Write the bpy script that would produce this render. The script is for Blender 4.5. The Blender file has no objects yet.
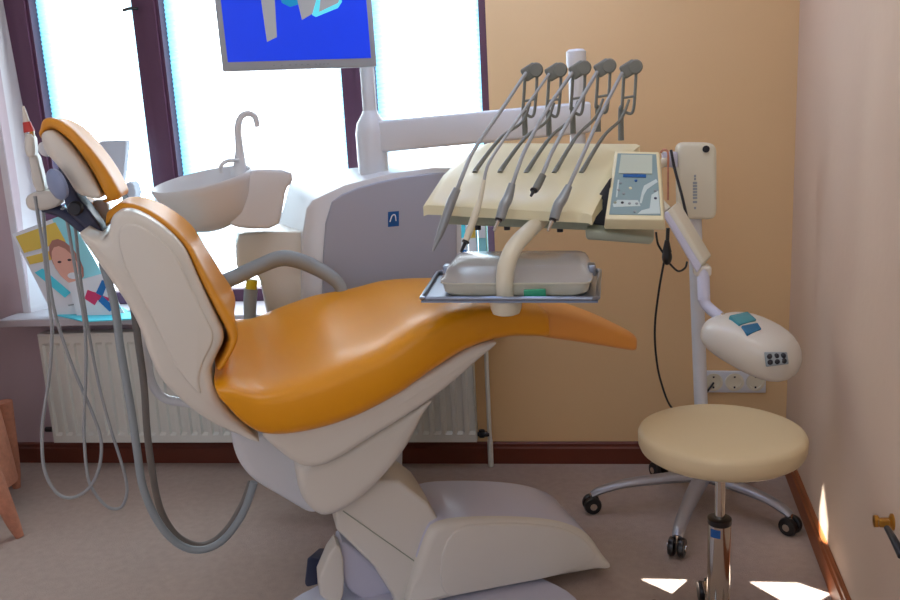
import bpy, bmesh, math, random
from mathutils import Vector, Matrix
random.seed(7)
C = bpy.context.scene.collection
R = math.radians
# ------------------------------------------------------------ camera
F = 850.0; CAMH = 1.35
PITCH, YAW, ROLL = R(12.0), R(7.8), 0.052
fw = Vector((-math.sin(YAW)*math.cos(PITCH), math.cos(YAW)*math.cos(PITCH), -math.sin(PITCH)))
r0 = Vector((math.cos(YAW), math.sin(YAW), 0)); u0 = r0.cross(fw)
cr = r0*math.cos(ROLL) - u0*math.sin(ROLL); cu = u0*math.cos(ROLL) + r0*math.sin(ROLL)
CAM = Vector((0, 0, CAMH))
cam = bpy.data.objects.new('camera', bpy.data.cameras.new('camera')); C.objects.link(cam)
m = Matrix((cr, cu, -fw)).transposed().to_4x4(); m.translation = CAM
cam.matrix_world = m; cam.data.sensor_width = 36; cam.data.lens = F/900*36; cam.data.clip_start = 0.02
bpy.context.scene.camera = cam
def ray(px, py): return fw + cr*((px-450)/F) - cu*((py-300)/F)
def D(px, py, t): return CAM + ray(px, py)*t                       # at optical depth t
def Y(px, py, y): r = ray(px, py); return CAM + r*(y/r.y)          # on the plane y = const
def Z(px, py, z): r = ray(px, py); return CAM + r*((z-CAMH)/r.z)   # on the plane z = const
TH = R(22)
AX = Vector((math.cos(TH), math.sin(TH), 0)); CX = Vector((-math.sin(TH), math.cos(TH), 0)); UP = Vector((0, 0, 1))
def K(px, py, d): r = ray(px, py); return CAM + r*(d/r.dot(CX))    # on a plane parallel to the chair, d away
def V(*a): return Vector(a)
# ------------------------------------------------------------ materials
def srgb(c):
    return tuple((x/255/12.92 if x/255 <= .04045 else ((x/255+.055)/1.055)**2.4) for x in c)
def mat(name, rgb, rough=.5, metal=0, bump=0, bscale=200, var=0, vscale=8, coat=0, trans=0, emit=0, spec=.5):
    M = bpy.data.materials.new(name); M.use_nodes = True
    n = M.node_tree.nodes; l = M.node_tree.links; b = n['Principled BSDF']
    c = srgb(rgb) + (1,)
    b.inputs['Base Color'].default_value = c
    b.inputs['Roughness'].default_value = rough; b.inputs['Metallic'].default_value = metal
    b.inputs['Specular IOR Level'].default_value = spec
    if coat: b.inputs['Coat Weight'].default_value = coat; b.inputs['Coat Roughness'].default_value = .15
    if trans: b.inputs['Transmission Weight'].default_value = trans
    if emit: b.inputs['Emission Color'].default_value = c; b.inputs['Emission Strength'].default_value = emit
    tc = n.new('ShaderNodeTexCoord')
    if var:
        t = n.new('ShaderNodeTexNoise'); t.inputs['Scale'].default_value = vscale; t.inputs['Detail'].default_value = 4
        l.new(tc.outputs['Object'], t.inputs['Vector'])
        mx = n.new('ShaderNodeMix'); mx.data_type = 'RGBA'
        mx.inputs[6].default_value = tuple(x*(1-var) for x in c[:3]) + (1,); mx.inputs[7].default_value = tuple(min(1, x*(1+var)) for x in c[:3]) + (1,)
        l.new(t.outputs['Fac'], mx.inputs[0]); l.new(mx.outputs[2], b.inputs['Base Color'])
    if bump:
        t = n.new('ShaderNodeTexNoise'); t.inputs['Scale'].default_value = bscale; t.inputs['Detail'].default_value = 3
        l.new(tc.outputs['Object'], t.inputs['Vector'])
        bp = n.new('ShaderNodeBump'); bp.inputs['Strength'].default_value = bump; bp.inputs['Distance'].default_value = .003
        l.new(t.outputs['Fac'], bp.inputs['Height']); l.new(bp.outputs['Normal'], b.inputs['Normal'])
    return M
M = dict(
 wall=mat('wall_paint', (228,192,142), .9, bump=.15, bscale=60, var=.03, vscale=3),
 wallr=mat('right_wall_paint', (224,200,176), .85, bump=.3, bscale=25, var=.03, vscale=3),
 lightgrey=mat('pale_grey_plastic', (206,216,228), .4),
 mauve=mat('bluish_lit_wall', (196,176,182), .9, bump=.15, bscale=60),  # wall colour turned mauve to stand for bluish window light
 wallw=mat('wall_white', (226,222,226), .85, bump=.1),
 carpet=mat('carpet', (182,164,152), .95, bump=.9, bscale=260, var=.13, vscale=38, spec=.1),
 wood=mat('baseboard_wood', (104,46,26), .45, var=.2, vscale=5),
 frame=mat('window_frame_paint', (88,52,78), .45, var=.08),
 white=mat('white_plastic', (220,223,226), .35, coat=.3),
 shell=mat('shell_plastic', (224,220,208), .38, coat=.25, var=.015),
 cream=mat('cream_plastic', (234,226,186), .4, coat=.15),
 cream2=mat('ivory_plastic', (224,218,194), .38, coat=.2),
 plate=mat('floor_plate', (206,206,222), .3, coat=.3),
 orange=mat('orange_upholstery', (236,158,6), .36, bump=.04, bscale=120, coat=.12, var=.02),
 orange2=mat('orange_upholstery_back', (226,152,34), .42, bump=.04, bscale=120, var=.02),
 orange3=mat('orange_hazy_pad', (232,156,70), .45, bump=.04, bscale=120, var=.02),  # upholstery orange lightened to imitate haze over the leg rest
 lav=mat('unit_side_panel', (168,172,186), .55),
 grey=mat('grey_rubber', (152,162,166), .5),
 hose=mat('grey_hose', (160,164,166), .5), hose2=mat('brown_grey_hose', (124,118,112), .5),
 whip=mat('whip_grey', (118,120,112), .45),
 hand=mat('handpiece_grey', (150,156,158), .35, metal=.4),
 chrome=mat('chrome', (215,210,200), .12, metal=1), steel=mat('brushed_steel', (150,160,175), .28, metal=.9),
 silver=mat('silver_leg', (165,165,170), .35, metal=.6),
 dark=mat('dark_plastic', (34,34,40), .4), black=mat('black_rubber', (14,14,16), .35, coat=.4),
 navy=mat('dark_blue_grey', (52,58,84), .4), blueknob=mat('blue_grey_knob', (140,156,190), .35),
 stool=mat('stool_vinyl', (222,202,160), .45, bump=.05, bscale=150),
 radiator=mat('radiator_enamel', (222,222,212), .35),
 lid=mat('frosted_lid', (232,232,244), .2, trans=.86), brass=mat('brass', (190,140,60), .3, metal=.8),
 wicker=mat('wicker', (196,132,104), .7, bump=1, bscale=90, var=.25, vscale=60),
 blue=mat('logo_blue', (20,90,160), .4), blue2=mat('lcd_blue', (30,110,150), .25), teal=mat('lcd_teal', (70,150,160), .25),
 green=mat('green_plastic', (50,160,120), .4), yellow=mat('yellow_plastic', (225,200,30), .4), red=mat('red_plastic', (200,60,50), .4),
 keypad=mat('keypad', (140,166,170), .3), keypadl=mat('keypad_light', (206,222,220), .3), lcd=mat('lcd_grey', (196,206,190), .3),
 sage=mat('sage_plastic', (160,166,146), .45), lamp=mat('lamp_head_white', (224,218,204), .35, coat=.3),
 paper=mat('paper_white', (235,240,245), .6), pyel=mat('print_yellow', (235,205,90), .6), pcy=mat('print_cyan', (90,225,245), .6),
 pcy2=mat('print_pale_cyan', (150,225,235), .6), pskin=mat('print_skin', (232,178,158), .6), phair=mat('print_hair', (176,122,108), .6),
 ppink=mat('print_pink', (215,60,110), .6), pblue=mat('print_blue', (30,120,190), .6), pdark=mat('print_dark', (70,50,60), .6),
 screen=mat('screen_blue', (0,52,205), .3, emit=.75), sgrey=mat('reflection_grey', (160,165,170), .3, emit=.35), scyan=mat('glint_cyan', (90,215,235), .3, emit=.6),
 steal=mat('reflection_teal', (0,130,180), .3, emit=.6),
 bezel=mat('bezel_silver', (168,176,184), .4), sill=mat('sill_stone', (196,192,198), .4, var=.03),
)
M['lid'].node_tree.nodes['Principled BSDF'].inputs['IOR'].default_value = 1.2
# ------------------------------------------------------------ mesh helpers
def link(name, bm, material, parent=None, smooth=True, angle=40):
    me = bpy.data.meshes.new(name)
    bmesh.ops.remove_doubles(bm, verts=bm.verts, dist=1e-6)
    bmesh.ops.recalc_face_normals(bm, faces=bm.faces)
    bm.to_mesh(me); bm.free()
    for mm in (material if isinstance(material, (list, tuple)) else [material]): me.materials.append(mm)
    if smooth:
        for p in me.polygons: p.use_smooth = True
        me.set_sharp_from_angle(angle=R(angle))
    o = bpy.data.objects.new(name, me); C.objects.link(o)
    if parent:
        o.parent = parent; o.matrix_parent_inverse = Matrix.Translation(-parent.location)
    return o
def thing(name, label, cat, loc=(0,0,0), group=None):
    o = bpy.data.objects.new(name, None); C.objects.link(o); o.location = loc; o.empty_display_size = .05
    return tag(o, label, cat, group)
def tag(o, label, cat, group=None):
    o['label'] = label; o['category'] = cat
    if group: o['group'] = group
    return o
def struct(o): o['kind'] = 'structure'; return o
def rings(bm, rs, caps=(True, True), mi=0, closed=True):
    vs = [[bm.verts.new(p) for p in r] for r in rs]; n = len(rs[0])
    for a, b in zip(vs, vs[1:]):
        for i in range(n if closed else n-1):
            f = bm.faces.new((a[i], a[(i+1) % n], b[(i+1) % n], b[i])); f.material_index = mi
    if caps[0]: bm.faces.new(vs[0][::-1]).material_index = mi
    if caps[1]: bm.faces.new(vs[-1]).material_index = mi
def box(bm, c, ax, ay, az, sx, sy, sz, bev=0, mi=0):
    """box with centre c and half sizes along unit axes"""
    vs = [bm.verts.new(c + ax*sx*i + ay*sy*j + az*sz*k) for i in (-1,1) for j in (-1,1) for k in (-1,1)]
    fs = []
    for q in ((0,1,3,2),(4,6,7,5),(0,4,5,1),(2,3,7,6),(0,2,6,4),(1,5,7,3)):
        f = bm.faces.new([vs[i] for i in q]); f.material_index = mi; fs.append(f)
    if bev:
        es = list({e for f in fs for e in f.edges})
        bmesh.ops.bevel(bm, geom=es, offset=bev, segments=3, profile=.5, affect='EDGES', clamp_overlap=True)
def hexa(bm, near, far, bev=0, mi=0):
    """solid from two matching quads"""
    vs = [bm.verts.new(p) for p in list(near)+list(far)]; fs = []
    for q in ((0,1,2,3),(7,6,5,4),(0,4,5,1),(1,5,6,2),(2,6,7,3),(3,7,4,0)):
        f = bm.faces.new([vs[i] for i in q]); f.material_index = mi; fs.append(f)
    if bev:
        es = list({e for f in fs for e in f.edges})
        bmesh.ops.bevel(bm, geom=es, offset=bev, segments=3, profile=.5, affect='EDGES', clamp_overlap=True)
def cat(pts, n=6, closed=False):
    out = []; N = len(pts)
    for i in range(N if closed else N-1):
        g = (lambda k: pts[k % N]) if closed else (lambda k: pts[max(0, min(N-1, k))])
        p0, p1, p2, p3 = g(i-1), g(i), g(i+1), g(i+2)
        for j in range(n):
            t = j/n
            out.append(.5*((2*p1)+(p2-p0)*t+(2*p0-5*p1+4*p2-p3)*t*t+(3*p1-p0-3*p2+p3)*t**3))
    if not closed: out.append(pts[-1].copy())
    return out
def catf(v, n=6):
    return [x.x for x in cat([Vector((a,0,0)) for a in v], n)]
def chaikin(pts, it=2):
    for _ in range(it):
        o = []
        for i, p in enumerate(pts):
            q = pts[(i+1) % len(pts)]; o += [p*.75+q*.25, p*.25+q*.75]
        pts = o
    return pts
def tube(bm, pts, rad, seg=12, sm=6, flat=1.0, mi=0, fdir=None):
    """swept tube; rad a number or a list matching pts; flat squashes along the frame's second axis"""
    rr = rad if isinstance(rad, (list, tuple)) else [rad]*len(pts)
    if sm > 1 and len(pts) > 2: P = cat(pts, sm); Q = catf(rr, sm)
    else: P, Q = pts, rr
    t0 = (P[1]-P[0]).normalized()
    ref = fdir or (UP if abs(t0.z) < .9 else Vector((1,0,0)))
    n = (ref - t0*ref.dot(t0)).normalized(); rs = []
    for i, p in enumerate(P):
        t = (P[min(i+1, len(P)-1)] - P[max(i-1, 0)]).normalized()
        n = (n - t*n.dot(t)).normalized(); b = t.cross(n)
        rs.append([p + (n*math.cos(a)*flat + b*math.sin(a))*max(Q[i], 1e-4) for a in [2*math.pi*k/seg for k in range(seg)]])
    rings(bm, rs, mi=mi)
def lathe(bm, prof, c, ax=UP, sx=None, seg=32, ex=1, ey=1, mi=0, caps=(True, True)):
    """prof: (radius, height) pairs around axis ax"""
    a = ax.normalized(); u = (sx or (Vector((1,0,0)) if abs(a.x) < .9 else Vector((0,1,0)))); u = (u - a*u.dot(a)).normalized(); v = a.cross(u)
    rings(bm, [[c + a*h + (u*math.cos(t)*ex + v*math.sin(t)*ey)*max(r, 1e-4) for t in [2*math.pi*k/seg for k in range(seg)]] for r, h in prof], caps, mi)
def slab(bm, pts, depth, bev=.015, steps=4, it=2, mi=0, taper=None, bnear=True):
    """pts: world points of the near outline (coplanar); extruded by vector depth with quarter-round rims"""
    pts = chaikin(pts, it) if it else pts
    dn = depth.normalized(); L = depth.length
    cen = sum(pts, Vector())/len(pts)
    nrm = []
    N = len(pts)
    for i in range(N):
        e = (pts[(i+1) % N]-pts[i-1]).normalized(); nrm.append(e.cross(dn))
    area = sum(((pts[i]-cen).cross(pts[(i+1) % N]-cen)).dot(dn) for i in range(N))
    s = 1 if area > 0 else -1      # outward = e x dn for ccw seen against dn
    ex_ = (pts[1]-pts[0]).normalized(); ey_ = dn.cross(ex_); P2 = [(p.dot(ex_), p.dot(ey_)) for p in pts]
    lim = []
    for i in range(N):
        q = nrm[i]*-s; dx, dy = q.dot(ex_), q.dot(ey_); best = 1.0; px_, py_ = P2[i]
        for j in range(N):
            k = (j+1) % N
            if i in (j, k): continue
            ax_, ay_ = P2[j]; bx_, by_ = P2[k]; ux, uy = bx_-ax_, by_-ay_; den = dx*uy-dy*ux
            if abs(den) < 1e-12: continue
            t = ((ax_-px_)*uy-(ay_-py_)*ux)/den; w_ = ((ax_-px_)*dy-(ay_-py_)*dx)/den
            if t > 1e-6 and -.001 <= w_ <= 1.001: best = min(best, t)
        lim.append(best*.36)
    base_ = lim[:]
    for _ in range(40):                      # keep the limit from growing faster than the outline runs
        lim = [min(lim[i], lim[i-1]+.6*(pts[i]-pts[i-1]).length, lim[(i+1) % N]+.6*(pts[(i+1) % N]-pts[i]).length) for i in range(N)]
    nq = [((q*-s).dot(ex_), (q*-s).dot(ey_)) for q in nrm]
    def crs(a, b, c): return (b[0]-a[0])*(c[1]-a[1])-(b[1]-a[1])*(c[0]-a[0])
    for _ in range(40):
        q = [(P2[i][0]+nq[i][0]*min(bev, lim[i]), P2[i][1]+nq[i][1]*min(bev, lim[i])) for i in range(N)]; bad = set()
        for i in range(N):
            a, b = q[i], q[(i+1) % N]
            if (b[0]-a[0])*(P2[(i+1) % N][0]-P2[i][0])+(b[1]-a[1])*(P2[(i+1) % N][1]-P2[i][1]) <= 0: bad |= {i, (i+1) % N}
            for j in range(i+2, N):
                if (j+1) % N == i: continue
                c, e = q[j], q[(j+1) % N]
                if crs(a,b,c)*crs(a,b,e) <= 0 and crs(c,e,a)*crs(c,e,b) <= 0: bad |= {i, (i+1) % N, j, (j+1) % N}
        if not bad: break
        for i in {(k+o_) % N for k in bad for o_ in (-1,0,1)}: lim[i] = min(lim[i], bev)*.75
    rs = []
    def ring(inset, z, k=0):
        out = []
        for p, q, lm in zip(pts, nrm, lim):
            w = p - q*s*min(inset, lm*inset/bev if bev > lm else inset) + dn*z
            if taper and k: w = w + (cen-p)*taper*k
            out.append(w)
        return out
    for k in range(steps+1):
        a = k/steps*math.pi/2; rs.append(ring(bev*(1-math.sin(a)), bev*(1-math.cos(a))))
    for k in range(steps+1):
        a = k/steps*math.pi/2; rs.append(ring(bev*(1-math.cos(a)), L-bev+bev*math.sin(a), 1))
    rings(bm, rs, mi=mi)
def cushion(bm, T, B, cdir, wn, wf, n=3.0, dip=0, seg=36, sub=5, off=None, endround=True):
    """T/B: front-face and back-face near-rim world points per station; section runs from near (0) to far along cdir.
    wn, wf: lists of near/far offsets along cdir"""
    Tq, Bq = cat(T, sub), cat(B, sub); N = len(Tq)
    wnq = catf(wn, sub); wfq = catf(wf, sub); dq = catf(dip if isinstance(dip, list) else [dip]*len(T), sub)
    oq = catf(off, sub) if off else None
    rs = []
    for i in range(N):
        t, b = Tq[i], Bq[i]; mid = (wnq[i]+wfq[i])/2; half = (wfq[i]-wnq[i])/2; r = []
        up = (t-b)
        for k in range(seg):
            a = 2*math.pi*k/seg; ca, sa = math.cos(a), math.sin(a)
            c = math.copysign(abs(ca)**(2/n), ca); s = math.copysign(abs(sa)**(2/n), sa)
            h = (s+1)/2
            p = b + up*h + cdir*(mid + half*c)
            if oq: p = p + UP*oq[i]*(c+1)/2
            if s > 0: p = p - up.normalized()*dq[i]*(1-c*c)*s
            r.append(p)
        rs.append(r)
    if endround:
        def shrink(r, k, sh): cc = sum(r, Vector())/len(r); return [cc + (p-cc)*k + sh for p in r]
        d0 = (sum(rs[0], Vector())-sum(rs[1], Vector())).normalized(); d1 = (sum(rs[-1], Vector())-sum(rs[-2], Vector())).normalized()
        e = .012
        rs = [shrink(rs[0], .82, d0*e), shrink(rs[0], .95, d0*e*.7)] + rs + [shrink(rs[-1], .95, d1*e*.7), shrink(rs[-1], .82, d1*e)]
    rings(bm, rs)
def NB(): return bmesh.new()
def rc(pts, r, n=5):
    out = []
    for i, p in enumerate(pts):
        a, b = pts[i-1], pts[(i+1) % len(pts)]
        pa = p + (a-p).normalized()*min(r, (a-p).length*.45); pb = p + (b-p).normalized()*min(r, (b-p).length*.45)
        for j in range(n+1):
            t = j/n; out.append(pa*(1-t)**2 + p*2*t*(1-t) + pb*t*t)
    return out
def ball(bm, c, r, u=16, v=10, sx=1, sy=1, sz=1):
    lathe(bm, [(r*math.sin(math.pi*k/v), -r*math.cos(math.pi*k/v)*sz) for k in range(v+1)], c, seg=u, ex=sx, ey=sy)

# ============================================================ room
WB = 3.18
fc = Z(789, 474, 0); fr = Z(838, 600, 0)
dR = (fr-fc).normalized()                       # right wall direction towards the camera
cor = fc + dR*((WB-fc.y)/dR.y)
HT = 2.7
XL = -3.0
end = cor + dR*5.0
bm = NB(); box(bm, V((XL+cor.x)/2+.3, .8, -.05), V(1,0,0), V(0,1,0), UP, (cor.x-XL)/2+.9, 2.9, .05); struct(link('floor', bm, M['carpet'], smooth=False))
SUN = V(.38, 1.15, -1).normalized()
def RW(px, py, off=0):
    r = ray(px, py); return CAM + r*((cor - nR*off - CAM).dot(nR)/r.dot(nR))
nR = dR.cross(UP).normalized()
if nR.x < 0: nR = -nR
patches = [[Z(*p, 0) for p in q] for q in ([(641,579),(687,580),(672,593)], [(750,582),(798,583),(830,594),(818,601),(783,601)])]
patches.append([RW(823,484), RW(828,524), RW(827,546), RW(820,545), RW(819.5,510)])
sun_holes = [[p + SUN*((HT-p.z)/SUN.z) for p in q] for q in patches]  # openings invented in the unseen ceiling to shape the sun patches
bm = NB(); es = []
for loop in [[V(XL-.2,-5.2,HT), V(cor.x+.6,-5.2,HT), V(cor.x+.6,WB+.3,HT), V(XL-.2,WB+.3,HT)]] + sun_holes:
    vs = [bm.verts.new(p) for p in loop]; es += [bm.edges.new((vs[i], vs[(i+1) % len(vs)])) for i in range(len(vs))]
bmesh.ops.triangle_fill(bm, use_beauty=True, use_dissolve=False, edges=es)
struct(link('ceiling', bm, M['wallw'], smooth=False))
# window opening
wl = Y(16, 220, WB).x; wr = Y(491, 150, WB).x
sillz = Y(60, 319, WB-.13).z; wtop = 2.35
WD = WB+.16; rb_x = Y(420,400,WB).x
bm = NB()
def wbox(x0, x1, z0, z1, y0=WB, y1=WB+.3): box(bm, V((x0+x1)/2, (y0+y1)/2, (z0+z1)/2), V(1,0,0), V(0,1,0), UP, (x1-x0)/2, (y1-y0)/2, (z1-z0)/2)
wbox(wr, cor.x+.2, 0, HT); struct(link('wall_back', bm, M['wall'], smooth=False))
bm = NB(); wbox(rb_x, wr, 0, sillz-.02); struct(link('wall_back_lower', bm, M['wall'], smooth=False))
bm = NB(); wbox(XL-.2, wl, 0, HT); struct(link('wall_back_left', bm, M['mauve'], smooth=False))
bm = NB(); wbox(wl, rb_x, 0, sillz-.02); struct(link('wall_back_lower', bm, M['mauve'], smooth=False))
bm = NB(); wbox(wl, wr, wtop, HT); struct(link('wall_back_upper', bm, M['wallw'], smooth=False))
bm = NB(); box(bm, (cor+end)/2 + nR*.1 + UP*HT/2, dR, nR, UP, 2.5, .1, HT/2); struct(link('wall_right', bm, M['wallr'], smooth=False))
bm = NB(); box(bm, V(XL-.1, 1.1, HT/2), V(1,0,0), V(0,1,0), UP, .1, 2.1, HT/2); struct(link('wall_left', bm, M['wallw'], smooth=False))
# white window reveal on the left
bm = NB(); hexa(bm, [V(wl-.002,WB-.002,sillz), V(wl+.075,WD+.02,sillz), V(wl+.005,WD+.02,wtop), V(wl-.002,WB-.002,wtop)],
                [V(wl-.03,WB-.002,sillz), V(wl-.03,WD+.02,sillz), V(wl-.03,WD+.02,wtop), V(wl-.03,WB-.002,wtop)])
struct(link('trim_1', bm, M['wallw'], smooth=False))
# skirting boards
bbh = .088
def skirt(name, a, b, n, m_):
    bm = NB(); prof = [(0,0),(.016,0),(.016,bbh*.72),(.011,bbh*.8),(.011,bbh*.93),(.005,bbh),(0,bbh)]
    rings(bm, [[p + n*x + UP*z for x, z in prof] for p in (a, b)]); return struct(link(name, bm, m_, smooth=False))
skirt('baseboard_back', V(XL,WB,0), V(cor.x-.012,WB,0), V(0,-1,0), M['wood'])
skirt('baseboard_right', cor, end, -nR, mat('baseboard_wood_light', (150,84,44), .45, var=.2, vscale=5))
# window frame, mullions, sashes, blinds
bm = NB(); fy0, fy1 = WD-.03, WD+.05
xs = [(wl, Y(34,10,WD).x), (Y(134.5,2,WD).x, Y(161.5,2,WD).x), (Y(342,60,WD).x, Y(374,60,WD).x), (Y(481,60,WD).x, wr+.06)]
for a, b in xs:
    wbox(a, b, sillz, wtop+.05, fy0, fy1)
    if b-a > .05: wbox(a+(b-a)*.45, b-(b-a)*.12, sillz, wtop+.05, fy0-.012, fy0)
wbox(wl, wr+.05, sillz-.01, sillz+.05, fy0+.005, fy1); wbox(wl, wr+.05, wtop-.06, wtop+.05, fy0+.005, fy1)
win = struct(link('window_1', bm, M['frame'], smooth=False))
bm = NB(); h = Y(133, 9, WD-.04)
tube(bm, [h+V(.02,.0,.0), h+V(0,-.02,0), h+V(-.03,-.025,-.006)], .006); link('window_handle', bm, M['black'], win)
# blind: pleated translucent cloth glowing with daylight
def blindmat(x0, x1):
    B = bpy.data.materials.new('pleated_blind'); B.use_nodes = True; n = B.node_tree.nodes; l = B.node_tree.links
    b = n['Principled BSDF']; b.inputs['Base Color'].default_value = (.9,.93,.95,1); b.inputs['Roughness'].default_value = .9
    g = n.new('ShaderNodeNewGeometry'); s = n.new('ShaderNodeSeparateXYZ'); l.new(g.outputs['Position'], s.inputs[0])
    def mth(op, a, c=None, cl=False):
        q = n.new('ShaderNodeMath'); q.operation = op; q.use_clamp = cl
        for i, v in enumerate((a, c)):
            if v is None: continue
            if isinstance(v, (int, float)): q.inputs[i].default_value = v
            else: l.new(v, q.inputs[i])
        return q.outputs[0]
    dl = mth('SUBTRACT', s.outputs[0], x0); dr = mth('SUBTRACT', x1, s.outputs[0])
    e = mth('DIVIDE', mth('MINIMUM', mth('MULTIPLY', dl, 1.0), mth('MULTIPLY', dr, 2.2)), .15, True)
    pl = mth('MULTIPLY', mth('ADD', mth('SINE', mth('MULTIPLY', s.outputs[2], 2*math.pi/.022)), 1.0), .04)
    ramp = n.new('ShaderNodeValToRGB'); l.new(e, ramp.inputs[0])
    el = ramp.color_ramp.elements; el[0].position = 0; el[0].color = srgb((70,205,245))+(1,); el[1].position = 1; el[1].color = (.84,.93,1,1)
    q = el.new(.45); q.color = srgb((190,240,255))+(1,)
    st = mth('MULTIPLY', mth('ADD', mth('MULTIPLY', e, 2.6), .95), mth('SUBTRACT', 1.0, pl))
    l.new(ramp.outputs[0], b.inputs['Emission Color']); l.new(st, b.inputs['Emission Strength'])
    return B
BY = WD+.02
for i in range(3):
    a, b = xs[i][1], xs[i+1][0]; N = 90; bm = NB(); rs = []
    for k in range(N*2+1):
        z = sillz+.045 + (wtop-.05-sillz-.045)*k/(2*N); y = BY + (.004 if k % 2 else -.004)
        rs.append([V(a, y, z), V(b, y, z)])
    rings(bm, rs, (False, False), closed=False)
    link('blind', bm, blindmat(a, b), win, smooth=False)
# window sill
bm = NB(); hexa(bm, [V(wl-.06,WB-.13,sillz-.03), V(wr+.04,WB-.13,sillz-.03), V(wr+.04,WB-.13,sillz), V(wl-.06,WB-.13,sillz)],
                [V(wl-.06,WD-.03,sillz-.03), V(wr+.04,WD-.03,sillz-.03), V(wr+.04,WD-.03,sillz), V(wl-.06,WD-.03,sillz)], .004)
struct(link('trim_2', bm, M['sill'], smooth=False))

# ============================================================ radiator
YR = WB-.09
ra, rb = Y(54, 441, YR), Y(477, 444, YR); rz0 = (ra.z+rb.z)/2; rz1 = Y(60, 336, YR).z
rad = thing('radiator', 'long white ribbed panel radiator under the window', 'radiator', ((ra.x+rb.x)/2, YR, 0))
bm = NB(); n = int((rb.x-ra.x)/.045); prof = []
for i in range(n):
    x = ra.x + (rb.x-ra.x)*i/n; w = (rb.x-ra.x)/n
    prof += [(x, 0), (x+w*.28, 0), (x+w*.42, .011), (x+w*.86, .011)]
prof.append((rb.x, 0))
g = .03
rs = []
for z, k in ((rz0, 0), (rz0+g, 0), (rz0+g+.012, 1), (rz1-g-.012, 1), (rz1-g, 0), (rz1, 0)):
    rs.append([V(x, YR+d*k, z) for x, d in prof] + [V(rb.x, YR+.05, z), V(ra.x, YR+.05, z)])
rings(bm, rs); link('panel', bm, M['radiator'], rad, smooth=False)
bm = NB(); box(bm, V((ra.x+rb.x)/2, YR+.028, rz1+.004), V(1,0,0), V(0,1,0), UP, (rb.x-ra.x)/2, .03, .006, .002); link('top_grille', bm, M['radiator'], rad)
for fx in (.15, .85):
    bm = NB(); box(bm, V(ra.x+(rb.x-ra.x)*fx, YR+.067, (rz0+rz1)/2), V(1,0,0), V(0,1,0), UP, .02, .02, .1); link('bracket', bm, M['radiator'], rad)
bm = NB(); p = Y(50, 431, YR); tube(bm, [p+V(.0,.02,0), p+V(-.03,.02,0)], .011); link('plug', bm, M['black'], rad)
bm = NB(); yp = WB-.05
tube(bm, [Y(491,466,yp), Y(490,440,yp)], .011, sm=1); link('pipe_sleeve', bm, M['radiator'], rad)
bm = NB(); q = Y(489, 300, yp); b0 = Y(490,442,yp); tube(bm, [b0, V(b0.x, yp, q.z)], .0085, sm=1); link('pipe', bm, M['radiator'], rad)
bm = NB(); p = Y(487, 434, yp); tube(bm, [p+V(.01,0,0), p+V(-.045,-.0,0)], [.011,.009], sm=1); tube(bm, [p+V(-.02,0,-.012), p+V(-.02,0,.016)], .012, sm=1)
link('valve', bm, M['dark'], rad)

# ============================================================ dental chair
chair = thing('dental_chair', 'orange padded dental chair with white shell in the middle of the room', 'dental chair', Z(400, 590, 0))
ND = 2.0
T = [(215,384),(230,380),(262,386),(300,377),(340,362),(385,343),(422,319),(460,305),(505,303),(547,308)]
B = [(226,408),(247,434),(270,446),(310,444),(355,431),(400,407),(440,378),(475,355),(512,343),(550,342)]
wn = [0,0,0,0,0,0,0,.01,.03,.045]; wf = [.5,.57,.6,.62,.62,.61,.58,.54,.5,.47]
of = [.02,.05,.07,.085,.085,.06,.025,.0,0,0]
def WP(L, w): return [K(x, y, ND+a_) - CX*a_ for (x, y), a_ in zip(L, w)]
bm = NB(); cushion(bm, WP(T, wn), WP(B, wn), CX, wn, wf, n=4.0, dip=[.02,.03,.035,.035,.035,.03,.02,.01,.008,.005], sub=6, seg=56, off=of)
link('seat', bm, M['orange'], chair, angle=75)
T = [(550,309),(575,314),(605,323),(626,330),(636,334)]; B = [(551,343),(575,346),(605,350),(626,353),(635,354)]
wn = [.045,.05,.055,.06,.07]; wf = [.47,.45,.43,.41,.39]
bm = NB(); cushion(bm, WP(T, wn), WP(B, wn), CX, wn, wf, n=4.0, dip=0, sub=6, seg=48)
link('leg_rest', bm, M['orange3'], chair, angle=75)
# back cushion
T = [(110,206),(122,200),(142,204),(165,217),(188,238),(205,266),(222,296),(238,322),(240,343),(226,368)]
B = [(108,226),(118,215),(134,213),(158,226),(182,247),(196,277),(212,309),(226,337),(226,348),(216,368)]
w0 = [.17,.15,.13,.11,.09,.07,.05,.04,.04,.05]; w1 = [.32,.35,.38,.41,.44,.47,.5,.51,.51,.5]
Tp = [K(x, y, ND+w) - CX*w for (x, y), w in zip(T, w0)]; Bp = [K(x, y, ND+w) - CX*w for (x, y), w in zip(B, w0)]
bm = NB(); cushion(bm, Tp, Bp, CX, w0, w1, n=3.4, dip=.015, sub=6, seg=48); link('backrest', bm, M['orange2'], chair, angle=75)
S = [(110,218),(118,211),(134,211),(160,225),(184,247),(197,277),(213,309),(227,337),(216,358),(209,374),(216,393),(228,413),(247,429),(264,445),(240,437),(210,424),(180,402),(160,381),(149,358),(141,333),(128,307),(107,277),(88,250),(76,230),(90,238),(103,242),(108,236)]
bm = NB(); slab(bm, [K(x,y,ND+.05) for x,y in S], CX*.42, .02, it=2); bs = link('back_shell', bm, M['shell'], chair, angle=60)
# raised inner face of the shell
S = [(116,228),(134,222),(157,236),(177,256),(190,286),(206,318),(216,338),(203,362),(198,380),(203,400),(175,368),(160,333),(140,296),(122,262)]
bm = NB(); slab(bm, [K(x,y,ND+.044) for x,y in S], CX*.03, .006, it=3); link('side_panel', bm, M['shell'], bs, angle=60)
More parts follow.
